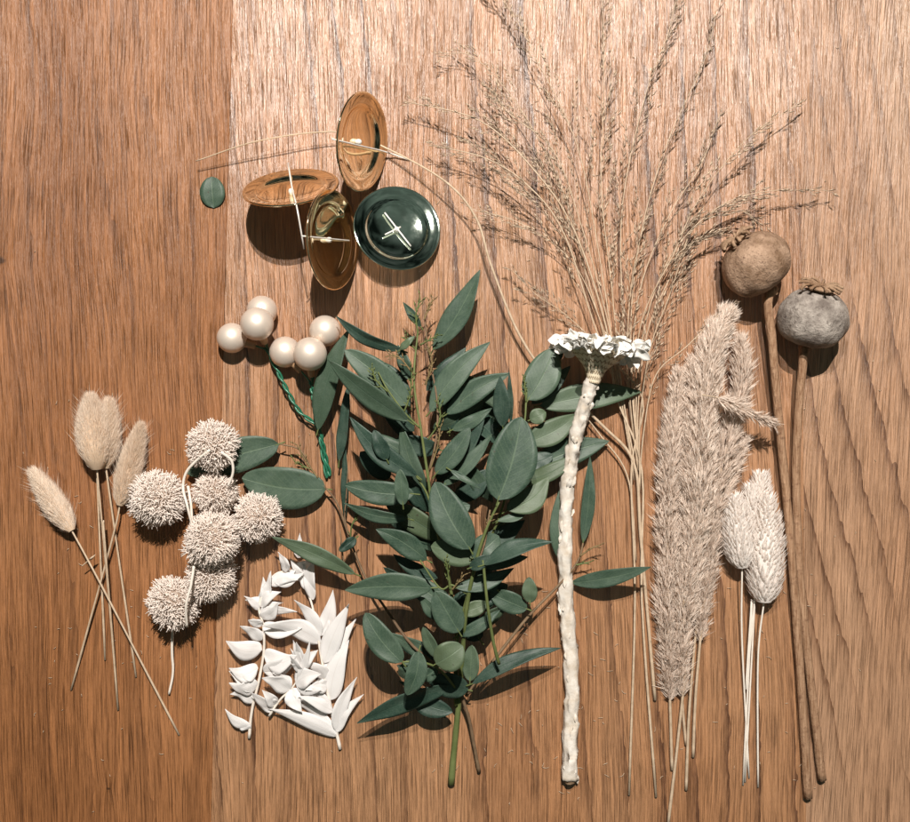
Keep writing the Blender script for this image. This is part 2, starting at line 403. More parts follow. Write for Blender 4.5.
# ------------------------------------------------------------------ fallen leaf
b = MB(); leaf(b, Vector((0, 0, 0)), Vector((-.002, .031, .0015)), 25, 'round', 1.5, 0, .08, seed=3)
fl = b.build('fallen_leaf', m_euc); fl.location = W(214, 208, 1.2)
tag(fl, 'small round green leaf lying alone on the bare wood left of the metal dishes', 'leaf')

# ------------------------------------------------------------------ metal dishes
def dish(c, nrm, rad, mat, rod, label, rod2=None):
    """c centre (Vector), nrm facing; rod = (point a, point b) in pixels + heights"""
    t = thing('metal_dish', (c.x, c.y, 0), label, 'metal dish', 'small polished metal dishes')
    R_ = rad
    prof_t = [(0.0001, 0), (R_ * .15, .0001), (R_ * .30, .0005), (R_ * .45, .0012), (R_ * .58, .0021), (R_ * .66, .0030), (R_ * .70, .0042), (R_ * .735, .0056), (R_ * .78, .0060), (R_ * .93, .0068), (R_ * .975, .0079), (R_ * .995, .0077), (R_ * 1.0, .0070)]
    prof_b = [(r, h - .0008) for r, h in prof_t[::-1]]
    b = MB(); lathe(b, prof_t + prof_b, c - nrm * .004, nrm, 72, disp=lambda a, i: 1 + .006 * math.sin(3 * a + 1)); b.build('dish', mat, t)
    rv = c - nrm * .002
    b = MB(); lathe(b, [(.0001, .0036), (.0016, .0033), (.0026, .002), (.0028, 0), (.0022, -.002)], rv, nrm, 16); b.build('rivet', m_steel, t)
    b = MB()
    for q in rod: tube(b, q, .0008, sides=8, n=10)
    b.build('wire', m_steel, t)
    return t
def nvec(ang, az):   # tilt from vertical, azimuth in image (0 = +x, 90 = up image)
    return Vector((math.sin(ang) * math.cos(az), math.sin(ang) * math.sin(az), math.cos(ang)))
D = math.radians
def inplane(n, ref): return (ref - n * ref.dot(n)).normalized()
def mk(px, py, rad, ang, az, mat, rod_dirs, label, zlow=2, absrod=None):
    n = nvec(D(ang), D(az)); z = rad * math.sin(D(ang)) * 1000 + zlow
    c = W(px, py, z)
    rods = []
    if absrod: rods.append([W(*p) for p in absrod])
    for (dx, dy, l0, l1) in rod_dirs:
        d = inplane(n, Vector((dx, dy, 0)))
        a = c + n * .0010 + d * l0 / 1000; e = c + n * .0010 + d * l1 / 1000
        for p in (a, e): p.z = max(p.z, .001)
        rods.append([a, e])
    return dish(c, n, rad, mat, rods, label)
mk(291, 190, .0465, 56, 95, m_brass, [], 'brass dish tipped on edge at the left of the four, wide dark shadow below it', 2, [(288, 163, 14), (292.5, 190, 46), (297, 208, 82), (304, 249, 70)])
mk(360, 142, .0465, 66, -11, m_brass, [], 'topmost brass dish standing on edge beside the thin curved grass stem', 2, [(332, 139, 90), (361, 146, 50), (386, 152, 10), (409, 160, 1)])
mk(330.5, 240, .0475, 66, -3, m_brass, [], 'lowest brass dish on edge, leaning between the left dish and the greenish one', 2, [(302, 236, 92), (331, 239, 51), (352, 241, 8)])
mk(397, 229, .0435, 17, 40, m_green_refl, [(-.62, .8, -22, 20), (.85, .5, -14, 4)], 'dish with painted green reflection lying almost flat and face up beside the brass ones')  # second short wire stands in for the first wire's reflection

# ------------------------------------------------------------------ pearl bauble sprays
def spray(balls, join, path, label, twist=True):
    base = W(path[-1][0], path[-1][1], 0)
    t = thing('bauble_spray', base, label, 'baubles', 'pearl bauble sprays on green wire')
    J = W(*join)
    for (px, py, z, r) in balls:
        c = W(px, py, z); d = (J - c).normalized()
        b = MB(); sphere(b, c, r / 1000); bo = b.build('bauble', m_pearl, t)
        b = MB(); tube(b, [c + d * (r * .93 / 1000), c + d * (r * 1.18 / 1000), c + d * (r * 1.62 / 1000)], .005, .0034, sides=14)
        sub(b, 'neck', m_gold, bo, t)
        b = MB(); tube(b, [c + d * (r * 1.55 / 1000), J], .0009, sides=6); b.build('wire', m_wire, t)
    pts = spline([W(*p) for p in path], 60)
    for ph in (0, PI):
        b = MB(); q = []
        for k, p in enumerate(pts):
            x, y = frame(pts[min(k + 1, 60)] - pts[max(k - 1, 0)]); a = k * .55 + ph
            q.append(p + (x * math.cos(a) + y * math.sin(a)) * .0013)
        tube(b, q, .00115, n=180, sides=6); b.build('wire', m_wire, t)
spray([(232, 338, 16, 14.8), (262, 311, 15.5, 15), (257, 324, 38, 16)], (268, 350, 10),
      [(266, 347, 10), (278, 372, 12), (288, 392, 13), (300, 412, 12), (318, 428, 10), (322, 450, 7), (327, 478, 4)], 'three pearl baubles at far left with twisted green wire running down to leaves')
spray([(285, 352, 16, 15.3), (325, 331, 22, 15.3), (310, 354, 38, 16.2)], (312, 384, 14),
      [(311, 382, 14), (314, 402, 12), (318, 420, 10), (323, 445, 6), (330, 476, 3)], 'three pearl baubles touching the narrow eucalyptus leaf, right of the other three')

# ------------------------------------------------------------------ bunny tail grasses
def bunny(head_base, head_tip, rad, foot, label, mids=()):
    B, T_ = W(*head_base), W(*head_tip); F = W(*foot)
    t = thing('bunny_tail_grass', (F.x, F.y, 0), label, 'dried grass', 'dried bunny tail grasses')
    b = MB(); tube(b, [F] + [W(*m) for m in mids] + [B, B.lerp(T_, .3)], .00115, .00075, sides=7, rough=.2); b.build('stem', m_straw, t)
    ax = T_ - B; L = ax.length; a = ax.normalized(); x, y = frame(a)
    b = MB(); rr = lambda u: rad / 1000 * (math.sin(PI * min(.995, (u * .95 + .045)) ** .80)) ** .72
    N = 14; lathe(b, [(rr(i / N) * .66, L * i / N * .95) for i in range(N + 1)], B, a, 24); b.build('core', m_bcore, t)
    b = MB()
    for k in range(13500):
        u = random.random() ** .9; q = rnd(0, 2 * PI); rad_d = x * math.cos(q) + y * math.sin(q)
        r_ = rr(u); p = B + a * (L * u * .95) + rad_d * (r_ * .6)
        d = a * rnd(1.0, 1.7) + rad_d * rnd(.35, 1.0) + Vector((rnd(-.2, .2), rnd(-.2, .2), rnd(-.2, .2)))
        Lh = rnd(.006, .0145) * (1.1 - .35 * u)
        blade(b, p, d, Lh, rnd(.00024, .0004), bend=-rad_d * .15, seg=2)
    for k in range(150):                         # long awns
        u = rnd(.15, 1); q = rnd(0, 2 * PI); rad_d = x * math.cos(q) + y * math.sin(q)
        blade(b, B + a * (L * u * .95) + rad_d * (rr(u) * .7), a + rad_d * rnd(.4, 1.0), rnd(.013, .022), .00028, seg=2)
    b.build('fluffy_head', m_bunny, t)
bunny((97, 468, 11), (108, 408, 9), 11, (105, 660, 1), 'bunny tail almost hidden behind the biggest head, with the shortest upright stem')
bunny((106, 468, 12), (109, 400, 18), 15, (136, 677, 1), 'bunny tail half covered by the biggest head, peeking out on its right')
bunny((97, 469, 20), (90, 395, 30), 22, (118, 710, 1), 'biggest and topmost bunny tail head with pale fluff, upright', [(103, 520, 20), (111, 620, 8)])
bunny((120, 505, 13), (141, 424, 20), 14.5, (71, 690, 1), 'slim bunny tail leaning right beside the spiky balls, its stem crossing to the left', [(112, 540, 13)])
bunny((72, 531, 16), (32, 470, 12), 13.5, (179, 735, 1), 'lowest bunny tail leaning left with the long diagonal stem crossing the others', [(108, 598, 18)])
b = MB(); spikelet(b, W(88, 561, 17), W(97, 553, 19) - W(88, 561, 17), .0115, .0035); tube(b, [W(82, 566, 16), W(88, 561, 17)], .0006, sides=5)
tag(b.build('loose_seed', m_straw), 'pale loose seed resting against the bunny tail stems', 'seed')

# ------------------------------------------------------------------ spiky balls
def ball(px, py, z, r, stem, label, mat2=m_bristle):
    c = W(px, py, z); t = thing('spiky_ball_flower', (c.x, c.y, 0), label, 'dried flower', 'dried spiky ball flowers')
    b = MB(); sphere(b, c, r * .80 / 1000, 24, 14); b.build('core', m_bcoreb, t)
    b = MB(); N = int(2100 * (r / 25) ** 2)
    for k in range(N):
        zz = 1 - 2 * (k + .5) / N; q = k * 2.39996 + rnd(-.1, .1); s = math.sqrt(max(0, 1 - zz * zz))
        d = Vector((s * math.cos(q), s * math.sin(q), zz))
        j = Vector((rnd(-1, 1), rnd(-1, 1), rnd(-1, 1)))
        p0 = c + d * (r * .74 / 1000); L = r * .30 / 1000 * rnd(.7, 1.25) * (1 + .55 * noise.noise(d * 1.7 + Vector((px, py, 0)))) ; p0 = p0 + d * (.0022 * noise.noise(d * 1.4 + Vector((py, px, 3))))
        p1 = p0 + (d + j * .38).normalized() * L * .6; p2 = p1 + (d + j * 1.0 + Vector((0, 0, -.1))).normalized() * L * .55
        tube(b, [p0, p1, p2], .00047, .00034, n=3, sides=4, caps=False)
        b.f.append((len(b.v) - 4, len(b.v) - 3, len(b.v) - 2, len(b.v) - 1))
    b.build('bristles', mat2, t)
    if stem:
        b = MB(); tube(b, [W(*s) for s in stem], .0014, .0012, sides=9, rough=.25); b.build('stem', m_cord, t)
ball(212, 446, 38, 23, [(210, 450, 62), (196, 461, 56), (186, 473, 52), (183, 488, 50), (187, 505, 56), (192, 528, 48), (190, 548, 40)], 'topmost spiky ball with its pale stem curling down on the left side')
ball(158, 498, 27, 26, None, 'leftmost spiky ball, the biggest, standing apart beside a bunny tail')
ball(215, 494, 32, 20.5, [(221, 452, 60), (231, 460, 56), (233, 472, 52), (228, 486, 48)], 'small pinkish spiky ball directly under the topmost one')
ball(258, 518, 25, 23, None, 'rightmost spiky ball beside the round eucalyptus leaf')
ball(212, 539, 48, 25, [(188, 486, 42), (191, 505, 46), (192, 522, 46)], 'middle spiky ball of the column, raised above its neighbours')
ball(211, 577, 27, 23.5, [(194, 566, 56), (191, 585, 56), (186, 606, 54), (187, 627, 44)], 'spiky ball second from the bottom, tucked under the raised middle ball')
ball(174, 602, 26, 23.5, [(173, 622, 12), (172, 650, 7), (173, 672, 4), (169, 694, 3)], 'lowest spiky ball with a straight pale stem pointing down')

# ------------------------------------------------------------------ bleached ruscus
def ruscus(stem, sz, leaves, label, r=.0016):
    P0 = W(*stem[0]); t = thing('bleached_sprig', (P0.x, P0.y, 0), label, 'dried leaves', 'bleached white leafy sprigs')
    b = MB(); tube(b, [W(*s) for s in stem], r, r * .55, sides=8, rough=.2); b.build('stem', m_cord, t)
    for i, (bx, by, tx, ty, wd, z0, z1, roll, bend) in enumerate(leaves):
        b = MB(); leaf(b, W(bx, by, z0), W(tx, ty, z1), wd * .98, 'ruscus', rnd(0, 3), roll, random.choice((-1, -1, 1)) * rnd(.05, .20), bend, rnd(.3, 1.3), seed=i + bx, n=20, th=.18)
        b.build('leaf', m_white, t)
        if i % 2 == 0:                             # a thinner companion leaf just below, turned a little
            q_ = rnd(-.45, .45); dx, dy = tx - bx, ty - by; k_ = rnd(.6, .85)
            b = MB(); leaf(b, W(bx, by, z0), W(bx + k_ * (dx * math.cos(q_) - dy * math.sin(q_)), by + k_ * (dx * math.sin(q_) + dy * math.cos(q_)), max(3, z1 - 5)), wd * .7, 'ruscus', rnd(0, 3), rnd(-.5, .5), -rnd(.1, .3), bend, rnd(.5, 1.6), seed=i * 3.3, n=20, th=.18)
            b.build('leaf', m_white, t)
ruscus([(249, 738, 3), (252, 710, 5), (259, 680, 8), (264, 650, 10), (263, 625, 12), (259, 608, 14), (266, 585, 14), (280, 572, 12), (300, 575, 8)], 0, [
    (251, 728, 225, 709, 13, 5, 11, .2, -3), (254, 690, 229, 671, 19, 8, 12, -.3, 3), (258, 684, 229, 683, 20, 9, 14, .3, -5),
    (254, 702, 230, 694, 16, 6, 9, .2, 4), (258, 668, 229, 668, 19, 9, 20, -.2, -6), (262, 650, 226, 641, 24, 10, 18, .1, -5), (262, 640, 240, 626, 16, 11, 16, .4, 2),
    (264, 655, 297, 655, 26, 10, 24, .1, 7), (264, 672, 297, 652, 20, 10, 20, -.4, 3), (262, 626, 302, 628, 17, 12, 20, .2, 4), (260, 614, 297, 612, 13, 13, 20, -.4, -3), 
    (259, 610, 244, 596, 9, 14, 18, .1, 2), (260, 606, 281, 592, 14, 14, 20, .3, -4), (261, 618, 278, 603, 15, 13, 26, -.2, 3), (262, 600, 271, 571, 12, 14, 22, .5, 2),
    (270, 584, 298, 580, 14, 14, 24, .1, -4), (286, 572, 278, 552, 11, 12, 22, .3, 3), (294, 572, 318, 562, 13, 10, 20, -.3, -2), (262, 625, 248, 620, 12, 14, 24, .3, 0),
    (262, 600, 245, 600, 8, 12, 16, -.3, 0), (272, 578, 304, 573, 16, 15, 20, .4, 4)], 'left bleached sprig whose stem bends over at the top, small white leaves on both sides')
ruscus([(340, 749, 3), (334, 720, 5), (327, 690, 8), (321, 655, 11), (317, 632, 12), (312, 605, 10), (303, 580, 7)], 0, [
    (338, 736, 268, 709, 19, 5, 12, .2, 4), (331, 712, 291, 698, 24, 8, 14, .3, 6), (337, 732, 357, 677, 17, 5, 16, -.3, -5), (330, 700, 349, 640, 24, 8, 18, .2, -4),
    (331, 690, 356, 619, 22, 8, 14, .1, -8), (324, 663, 349, 604, 22, 12, 26, .1, -2), (320, 636, 333, 590, 17, 12, 18, -.1, 3), (321, 642, 262, 626, 24, 12, 26, .3, 7),
    (319, 638, 294, 600, 16, 12, 24, .3, 5), (313, 600, 302, 560, 12, 10, 16, .2, 1), (311, 592, 314, 561, 17, 10, 22, .4, -3), (326, 680, 304, 662, 17, 9, 20, .3, 4),
    (327, 688, 305, 690, 14, 9, 24, -.3, 3), (305, 583, 290, 558, 10, 8, 16, .2, 0), (299, 558, 300, 533, 9, 6, 14, .3, 0), (306, 582, 288, 570, 14, 9, 14, .3, 2),
    (333, 712, 298, 696, 13, 8, 22, -.4, 3)], 'right bleached sprig with the longest pointed white leaves, reaching lowest', .0018)
ruscus([(269, 716, 8), (280, 700, 12), (292, 688, 14), (300, 675, 16), (304, 660, 18)], 0, [
    (290, 690, 262, 678, 22, 14, 22, .3, 3), (271, 712, 250, 692, 14, 9, 20, .3, 2), (275, 706, 262, 690, 13, 10, 22, -.3, 2), (296, 684, 321, 674, 22, 16, 26, .2, -4), (300, 676, 293, 640, 11, 17, 28, .3, 2),
    (302, 668, 318, 650, 14, 18, 26, .2, -2), (296, 684, 322, 690, 16, 16, 22, -.2, 3), (303, 665, 296, 642, 10, 18, 32, .4, 0), (292, 688, 302, 712, 18, 14, 18, .2, 3), (298, 680, 310, 640, 9, 17, 30, -.3, 2),
    (300, 672, 290, 656, 9, 18, 34, .5, 1)], 'short bleached sprig curled up between the two longer white sprigs', .0013)

# ------------------------------------------------------------------ eucalyptus branches
def branch(label, stems, leaves, twigs=(), filler=0):
    p = stems[0][0][0]; P0 = W(p[0], p[1], 0)
    t = thing('eucalyptus_branch', (P0.x, P0.y, 0), label, 'leafy branch', 'fresh eucalyptus branches')
    for k, (pts, *rest) in enumerate([(s[0],) + tuple(s[1:]) for s in stems]):
        r0, r1, mat = rest
        b = MB(); tube(b, [W(q[0], q[1], q[2] * 1.25) for q in pts], r0 / 1000, r1 / 1000, sides=10, rough=.12, seed=k); b.build('stem' if k == 0 else 'twig', mat, t)
    for i, (bx, by, tx, ty, wd, z0, z1, kind, roll, bend, dk) in enumerate(leaves):
        b = MB(); L = math.hypot(tx - bx, ty - by)
        B, T_ = W(bx, by, z0 * 1.28), W(tx, ty, z1 * 1.28)
        d = (T_ - B).normalized()
        leaf(b, B, T_, .98 * wd / max(.35, math.cos(roll)), kind, rnd(1, 4), roll, rnd(.08, .2), bend, rnd(.3, 1.4), seed=i + bx * .1, n=22, m=8)
        lo = b.build('leaf', m_euc_shade if dk else m_euc, t)
        b = MB(); tube(b, [B - d * min(.006, L * .0001 * 1.2) - Vector((0, 0, .0015)), B - Vector((0, 0, .0002)), B + d * .004], .0008, .0005, sides=6)
        sub(b, 'petiole', m_gstem, lo, t)
    for k in range(filler):                        # under-layer of leaves deep in the bunch
        q = k / filler; V_ = [W(a_[0], a_[1], a_[2]) for a_ in stems[0][0]]
        P0_ = spline(V_, 40)[int(8 + 26 * q)]; ang = random.choice((-1, 1)) * rnd(.35, 1.25) + PI / 2
        L = rnd(.045, .075); B = P0_ + Vector((math.cos(ang), math.sin(ang), 0)) * rnd(.004, .016); B.z = rnd(.008, .03)
        T_ = B + Vector((math.cos(ang) * L, math.sin(ang) * L, rnd(-.004, .016)))
        b = MB(); leaf(b, B, T_, rnd(14, 25), random.choice(('lance', 'oval')), rnd(1, 4), rnd(-.6, .6), rnd(.05, .2), rnd(-5, 5), rnd(.5, 2), seed=k * 1.7, n=18)
        b.build('leaf', m_euc_shade if k % 3 else m_euc, t)
    for (pts, n, spread, ln) in twigs:
        b = MB(); V = [W(q[0], q[1], q[2] * 1.26) for q in pts]; tube(b, V, .0009, .0006, sides=6)
        P = spline(V, 30) if len(V) > 2 else [V[0].lerp(V[1], k / 30) for k in range(31)]
        for k in range(n):
            i = int(30 * (.25 + .75 * k / max(1, n - 1))); i = min(i, 30)
            d = (P[i] - P[max(0, i - 2)]).normalized(); s = 1 if k % 2 else -1
            x = Vector((d.y, -d.x, 0)) * s
            dd = (d * rnd(.6, 1.1) + x * rnd(.3, 1) * spread + Vector((0, 0, rnd(0, .4)))).normalized()
            l = ln / 1000 * rnd(.6, 1.2)
            tube(b, [P[i], P[i] + dd * l * .55], .0006, .0005, n=3, sides=5)
            spikelet(b, P[i] + dd * l * .45, dd + Vector((rnd(-.2, .2), rnd(-.2, .2), 0)), l * .75, rnd(.0014, .0024))
        b.build('bud_twig', m_bud if random.random() < .5 else m_gstem, t)

# central budding branch
branch('eucalyptus branch in the centre with tiny budding tips pointing up to the dishes', [
    ([(463, 692, 14), (457, 640, 22), (449, 580, 28), (434, 515, 34), (427, 470, 38), (421, 430, 40), (414, 380, 38), (418, 330, 32)], 2.0, .9, m_gstem),
    ([(427, 480, 36), (436, 440, 36), (437, 400, 34), (428, 350, 30), (424, 310, 26)], 1.2, .7, m_bstem),
    ([(432, 508, 34), (424, 488, 36), (405, 462, 34), (388, 450, 30)], 1.1, .7, m_gstem),
    ([(420, 428, 40), (404, 412, 42), (388, 390, 42), (378, 372, 40)], 1.0, .6, m_gstem)], [
    (433, 350, 480, 270, 25, 22, 34, 'lance', .3, 3, 0), (421, 327, 403, 302, 9, 28, 30, 'lance', .3, 0, 0), (402, 350, 336, 316, 13, 30, 36, 'lance', .5, -6, 1),
    (409, 421, 328, 360, 23, 42, 50, 'lance', .4, -3, 1), (407, 405, 345, 350, 28, 32, 38, 'oval', .0, 3, 0), (430, 412, 490, 342, 26, 30, 34, 'lance', .1, -5, 0),
    (447, 414, 510, 373, 24, 24, 30, 'lance', .1, -4, 0), (452, 430, 492, 408, 14, 18, 24, 'lance', .2, 2, 0), (436, 474, 470, 428, 20, 28, 32, 'oval', .2, 2, 0),
    (443, 486, 492, 434, 15, 20, 26, 'lance', .3, 3, 0), (417, 476, 350, 417, 22, 40, 44, 'lance', .1, -6, 1), (387, 460, 374, 430, 15, 46, 48, 'oval', .1, 0, 1),
    (414, 494, 345, 485, 24, 38, 34, 'oval', .0, -3, 0), (408, 519, 344, 503, 14, 30, 26, 'lance', .3, -4, 0), (403, 505, 400, 469, 14, 58, 62, 'oval', .0, 0, 0),
    (427, 560, 376, 529, 24, 34, 38, 'lance', .1, 3, 0), (390, 478, 360, 452, 20, 20, 24, 'oval', .1, 0, 1), (437, 400, 452, 375, 12, 20, 24, 'lance', .3, 0, 0),
    (400, 350, 415, 300 + 36, 8, 36, 38, 'lance', .3, 0, 0), (460, 455, 500, 420, 16, 10, 14, 'lance', .2, 2, 1), (455, 500, 490, 470, 22, 10, 14, 'oval', .1, 2, 1),
    (450, 470, 481, 489, 7, 34, 36, 'lance', .4, 0, 0), (440, 520, 470, 505, 18, 22, 24, 'oval', .2, 0, 0), (445, 540, 385, 500, 24, 14, 18, 'oval', .2, 0, 1), (440, 450, 395, 440, 20, 16, 18, 'oval', .3, 0, 1), (450, 430, 455, 380, 20, 14, 18, 'lance', .3, 0, 1), (410, 380, 398, 345, 14, 28, 30, 'lance', .3, 0, 1)],
    [([(418, 335, 32), (416, 315, 34), (420, 300, 34)], 9, .7, 8), ([(424, 320, 30), (432, 300, 30)], 7, .7, 8), ([(416, 350, 34), (405, 338, 38)], 6, .8, 7),
     ([(414, 375, 38), (400, 358, 42), (390, 355, 44)], 8, .8, 8), ([(420, 345, 34), (438, 335, 34)], 6, .8, 7), ([(388, 392, 42), (376, 380, 44), (372, 368, 46)], 8, .8, 8),
     ([(404, 412, 42), (410, 395, 44), (412, 372, 44)], 7, .6, 8), ([(428, 440, 38), (440, 420, 40), (438, 400, 40)], 8, .7, 8), ([(430, 470, 38), (438, 445, 42), (440, 428, 44)], 6, .6, 8),
     ([(400, 460, 36), (380, 445, 40), (365, 438, 42)], 9, .8, 8), ([(425, 385, 34), (432, 365, 36), (428, 345, 38)], 9, .8, 8)], 15)
# front green branch
branch('eucalyptus branch with the fresh green stem end at the bottom and the largest round leaf', [
    ([(451, 784, 4), (455, 740, 8), (459, 700, 14), (462, 660, 26), (466, 612, 40), (474, 570, 50), (486, 530, 56), (499, 502, 60)], 3.4, 1.1, m_gstem),
    ([(456, 706, 14), (456, 660, 24), (459, 630, 34), (468, 592, 42)], 2.2, 1.0, m_gstem),
    ([(483, 560, 62), (487, 600, 60), (493, 640, 54), (499, 664, 48)], 1.3, 1.6, m_gstem),
    ([(474, 572, 50), (484, 545, 50), (488, 522, 50), (490, 510, 48)], 1.2, .9, m_bstem),
    ([(467, 594, 44), (452, 585, 44), (440, 588, 42), (420, 560, 40)], 1.0, .8, m_gstem)], [
    (498, 500, 521, 417, 46, 60, 58, 'oval', .0, 3, 0), (470, 549, 435, 482, 36, 56, 52, 'oval', .1, -3, 0), (478, 556, 431, 546, 28, 44, 40, 'oval', .1, 0, 0),
    (473, 558, 499, 536, 26, 46, 42, 'oval', .1, 0, 0), (507, 510, 549, 477, 26, 44, 40, 'lance', .2, 6, 0), (497, 521, 534, 500, 9, 40, 36, 'lance', .5, 5, 0),
    (484, 565, 553, 542, 15, 62, 70, 'lance', .7, -6, 1), (486, 568, 528, 557, 13, 52, 50, 'lance', .3, -2, 0), (456, 588, 514, 568, 16, 44, 40, 'lance', .3, 4, 0),
    (459, 632, 435, 591, 28, 50, 54, 'oval', .0, 0, 0), (440, 620, 421, 597, 13, 40, 42, 'oval', .2, 0, 0), (462, 613, 488, 603, 15, 36, 34, 'oval', .1, 0, 0),
    (458, 636, 500, 610, 13, 34, 36, 'lance', .3, 2, 0), (436, 664, 463, 646, 29, 60, 62, 'round', .0, 0, 0), (470, 681, 472, 645, 17, 24, 26, 'oval', .2, 0, 0),
    (470, 568, 492, 556, 12, 56, 62, 'oval', .2, 0, 1), (437, 658, 423, 627, 13, 40, 42, 'oval', .4, 0, 0), (432, 588, 345, 590, 29, 50, 46, 'lance', .1, 3, 0),
    (497, 590, 478, 575, 15, 30, 30, 'oval', .2, 0, 1), (480, 640, 450, 600, 28, 16, 16, 'oval', .2, 0, 1), (470, 600, 505, 585, 24, 20, 22, 'oval', .2, 0, 1), (470, 560, 525, 520, 24, 16, 18, 'lance', .2, 0, 1), (450, 612, 478, 590, 20, 20, 20, 'oval', .2, 0, 1)],
    [([(450, 590, 46), (448, 572, 50), (446, 562, 52)], 6, .6, 9), ([(452, 590, 46), (464, 575, 50)], 4, .6, 9), ([(486, 528, 56), (491, 516, 58)], 4, .7, 7)], 11)
# lower left branch
branch('eucalyptus branch bending left, its outermost round leaves lying near the spiky balls', [
    ([(479, 772, 3), (474, 745, 8), (467, 712, 14), (452, 680, 20), (412, 645, 22), (388, 612, 20), (366, 578, 16), (352, 545, 14), (338, 505, 12), (326, 488, 12)], 1.9, .9, m_bstem),
    ([(460, 694, 22), (440, 670, 44), (420, 662, 52), (402, 662, 54)], 1.3, .8, m_gstem),
    ([(326, 489, 12), (312, 470, 14), (300, 450, 14), (280, 444, 14)], .9, .7, m_bstem),
    ([(352, 545, 14), (345, 520, 14), (346, 500, 14), (348, 470, 14)], .8, .6, m_bstem),
    ([(355, 574, 18), (345, 566, 20), (340, 530, 20)], .9, .6, m_bstem)], [
    (279, 444, 186, 473, 35, 14, 10, 'oval', .1, 2, 0), (326, 489, 242, 478, 43, 12, 12, 'oval', .1, -4, 0), (355, 574, 272, 537, 19, 26, 30, 'lance', .2, 2, 0),
    (356, 538, 339, 551, 11, 22, 26, 'oval', .3, 0, 1), (318, 430, 349, 329, 24, 16, 26, 'lance', .2, -5, 1), (339, 462, 349, 382, 12, 12, 22, 'lance', .3, 0, 1), (345, 520, 345, 440, 8, 6, 10, 'lance', .4, 0, 1),
    (402, 662, 365, 613, 26, 54, 52, 'oval', .0, -3, 0), (419, 651, 407, 695, 20, 60, 58, 'oval', .1, -3, 0), (412, 660, 402, 678, 16, 44, 40, 'round', .1, 0, 0),
    (437, 668, 420, 680, 14, 40, 40, 'oval', .2, 0, 0), (452, 686, 357, 723, 22, 28, 30, 'lance', .35, 3, 1), (468, 690, 432, 678, 26, 26, 26, 'oval', .2, 0, 1)],
    [([(318, 478, 14), (305, 460, 16), (297, 445, 16)], 5, .7, 7), ([(312, 470, 14), (295, 462, 16)], 4, .7, 7), ([(350, 545, 16), (352, 525, 20), (360, 512, 20)], 4, .7, 8)])
# right low branch
branch('eucalyptus branch running to the lower right under the white wrapped stem', [
    ([(466, 696, 16), (490, 665, 20), (527, 618, 20), (556, 588, 16), (572, 570, 13), (580, 556, 13), (583, 543, 13)], 1.7, .9, m_bstem)], [
    (583, 543, 590, 456, 14, 13, 18, 'lance', .1, 2, 0), (561, 562, 560, 489, 19, 12, 14, 'lance', .1, -2, 0), (571, 583, 651, 567, 18, 7, 34, 'lance', .1, 2, 0),
    (527, 609, 490, 593, 22, 30, 26, 'oval', .1, 0, 0), (530, 603, 529, 577, 15, 34, 36, 'oval', .1, 0, 0), (472, 684, 561, 648, 14, 30, 32, 'lance', .5, -7, 1)],
    [([(580, 556, 14), (592, 548, 16), (600, 545, 17)], 3, .5, 6), ([(576, 565, 14), (590, 562, 14)], 3, .5, 5)])
# upper right branch
branch('eucalyptus branch spreading broad leaves beneath the white flower head', [
    ([(480, 560, 30), (500, 515, 36), (515, 460, 36), (524, 425, 34), (526, 404, 32), (527, 385, 30)], 1.3, .8, m_gstem)], [
    (528, 400, 554, 349, 34, 30, 26, 'oval', .1, 2, 0), (540, 406, 641, 392, 29, 14, 12, 'lance', .1, -3, 0), (530, 420, 546, 412, 16, 22, 22, 'oval', .1, 0, 0),
    (526, 443, 578, 414, 27, 17, 14, 'lance', .1, 3, 0), (529, 469, 609, 441, 31, 9, 8, 'lance', .1, -3, 0), (503, 427, 500, 376, 18, 40, 48, 'lance', .2, 0, 1),
    (511, 424, 509, 370, 6, 38, 44, 'lance', .4, 0, 1), (560, 360, 553, 335, 12, 14, 14, 'oval', .2, 0, 1), (520, 470, 553, 455, 20, 14, 14, 'oval', .2, 0, 1)],
    [([(526, 402, 32), (525, 388, 34), (524, 378, 34)], 7, .7, 6)], 6)

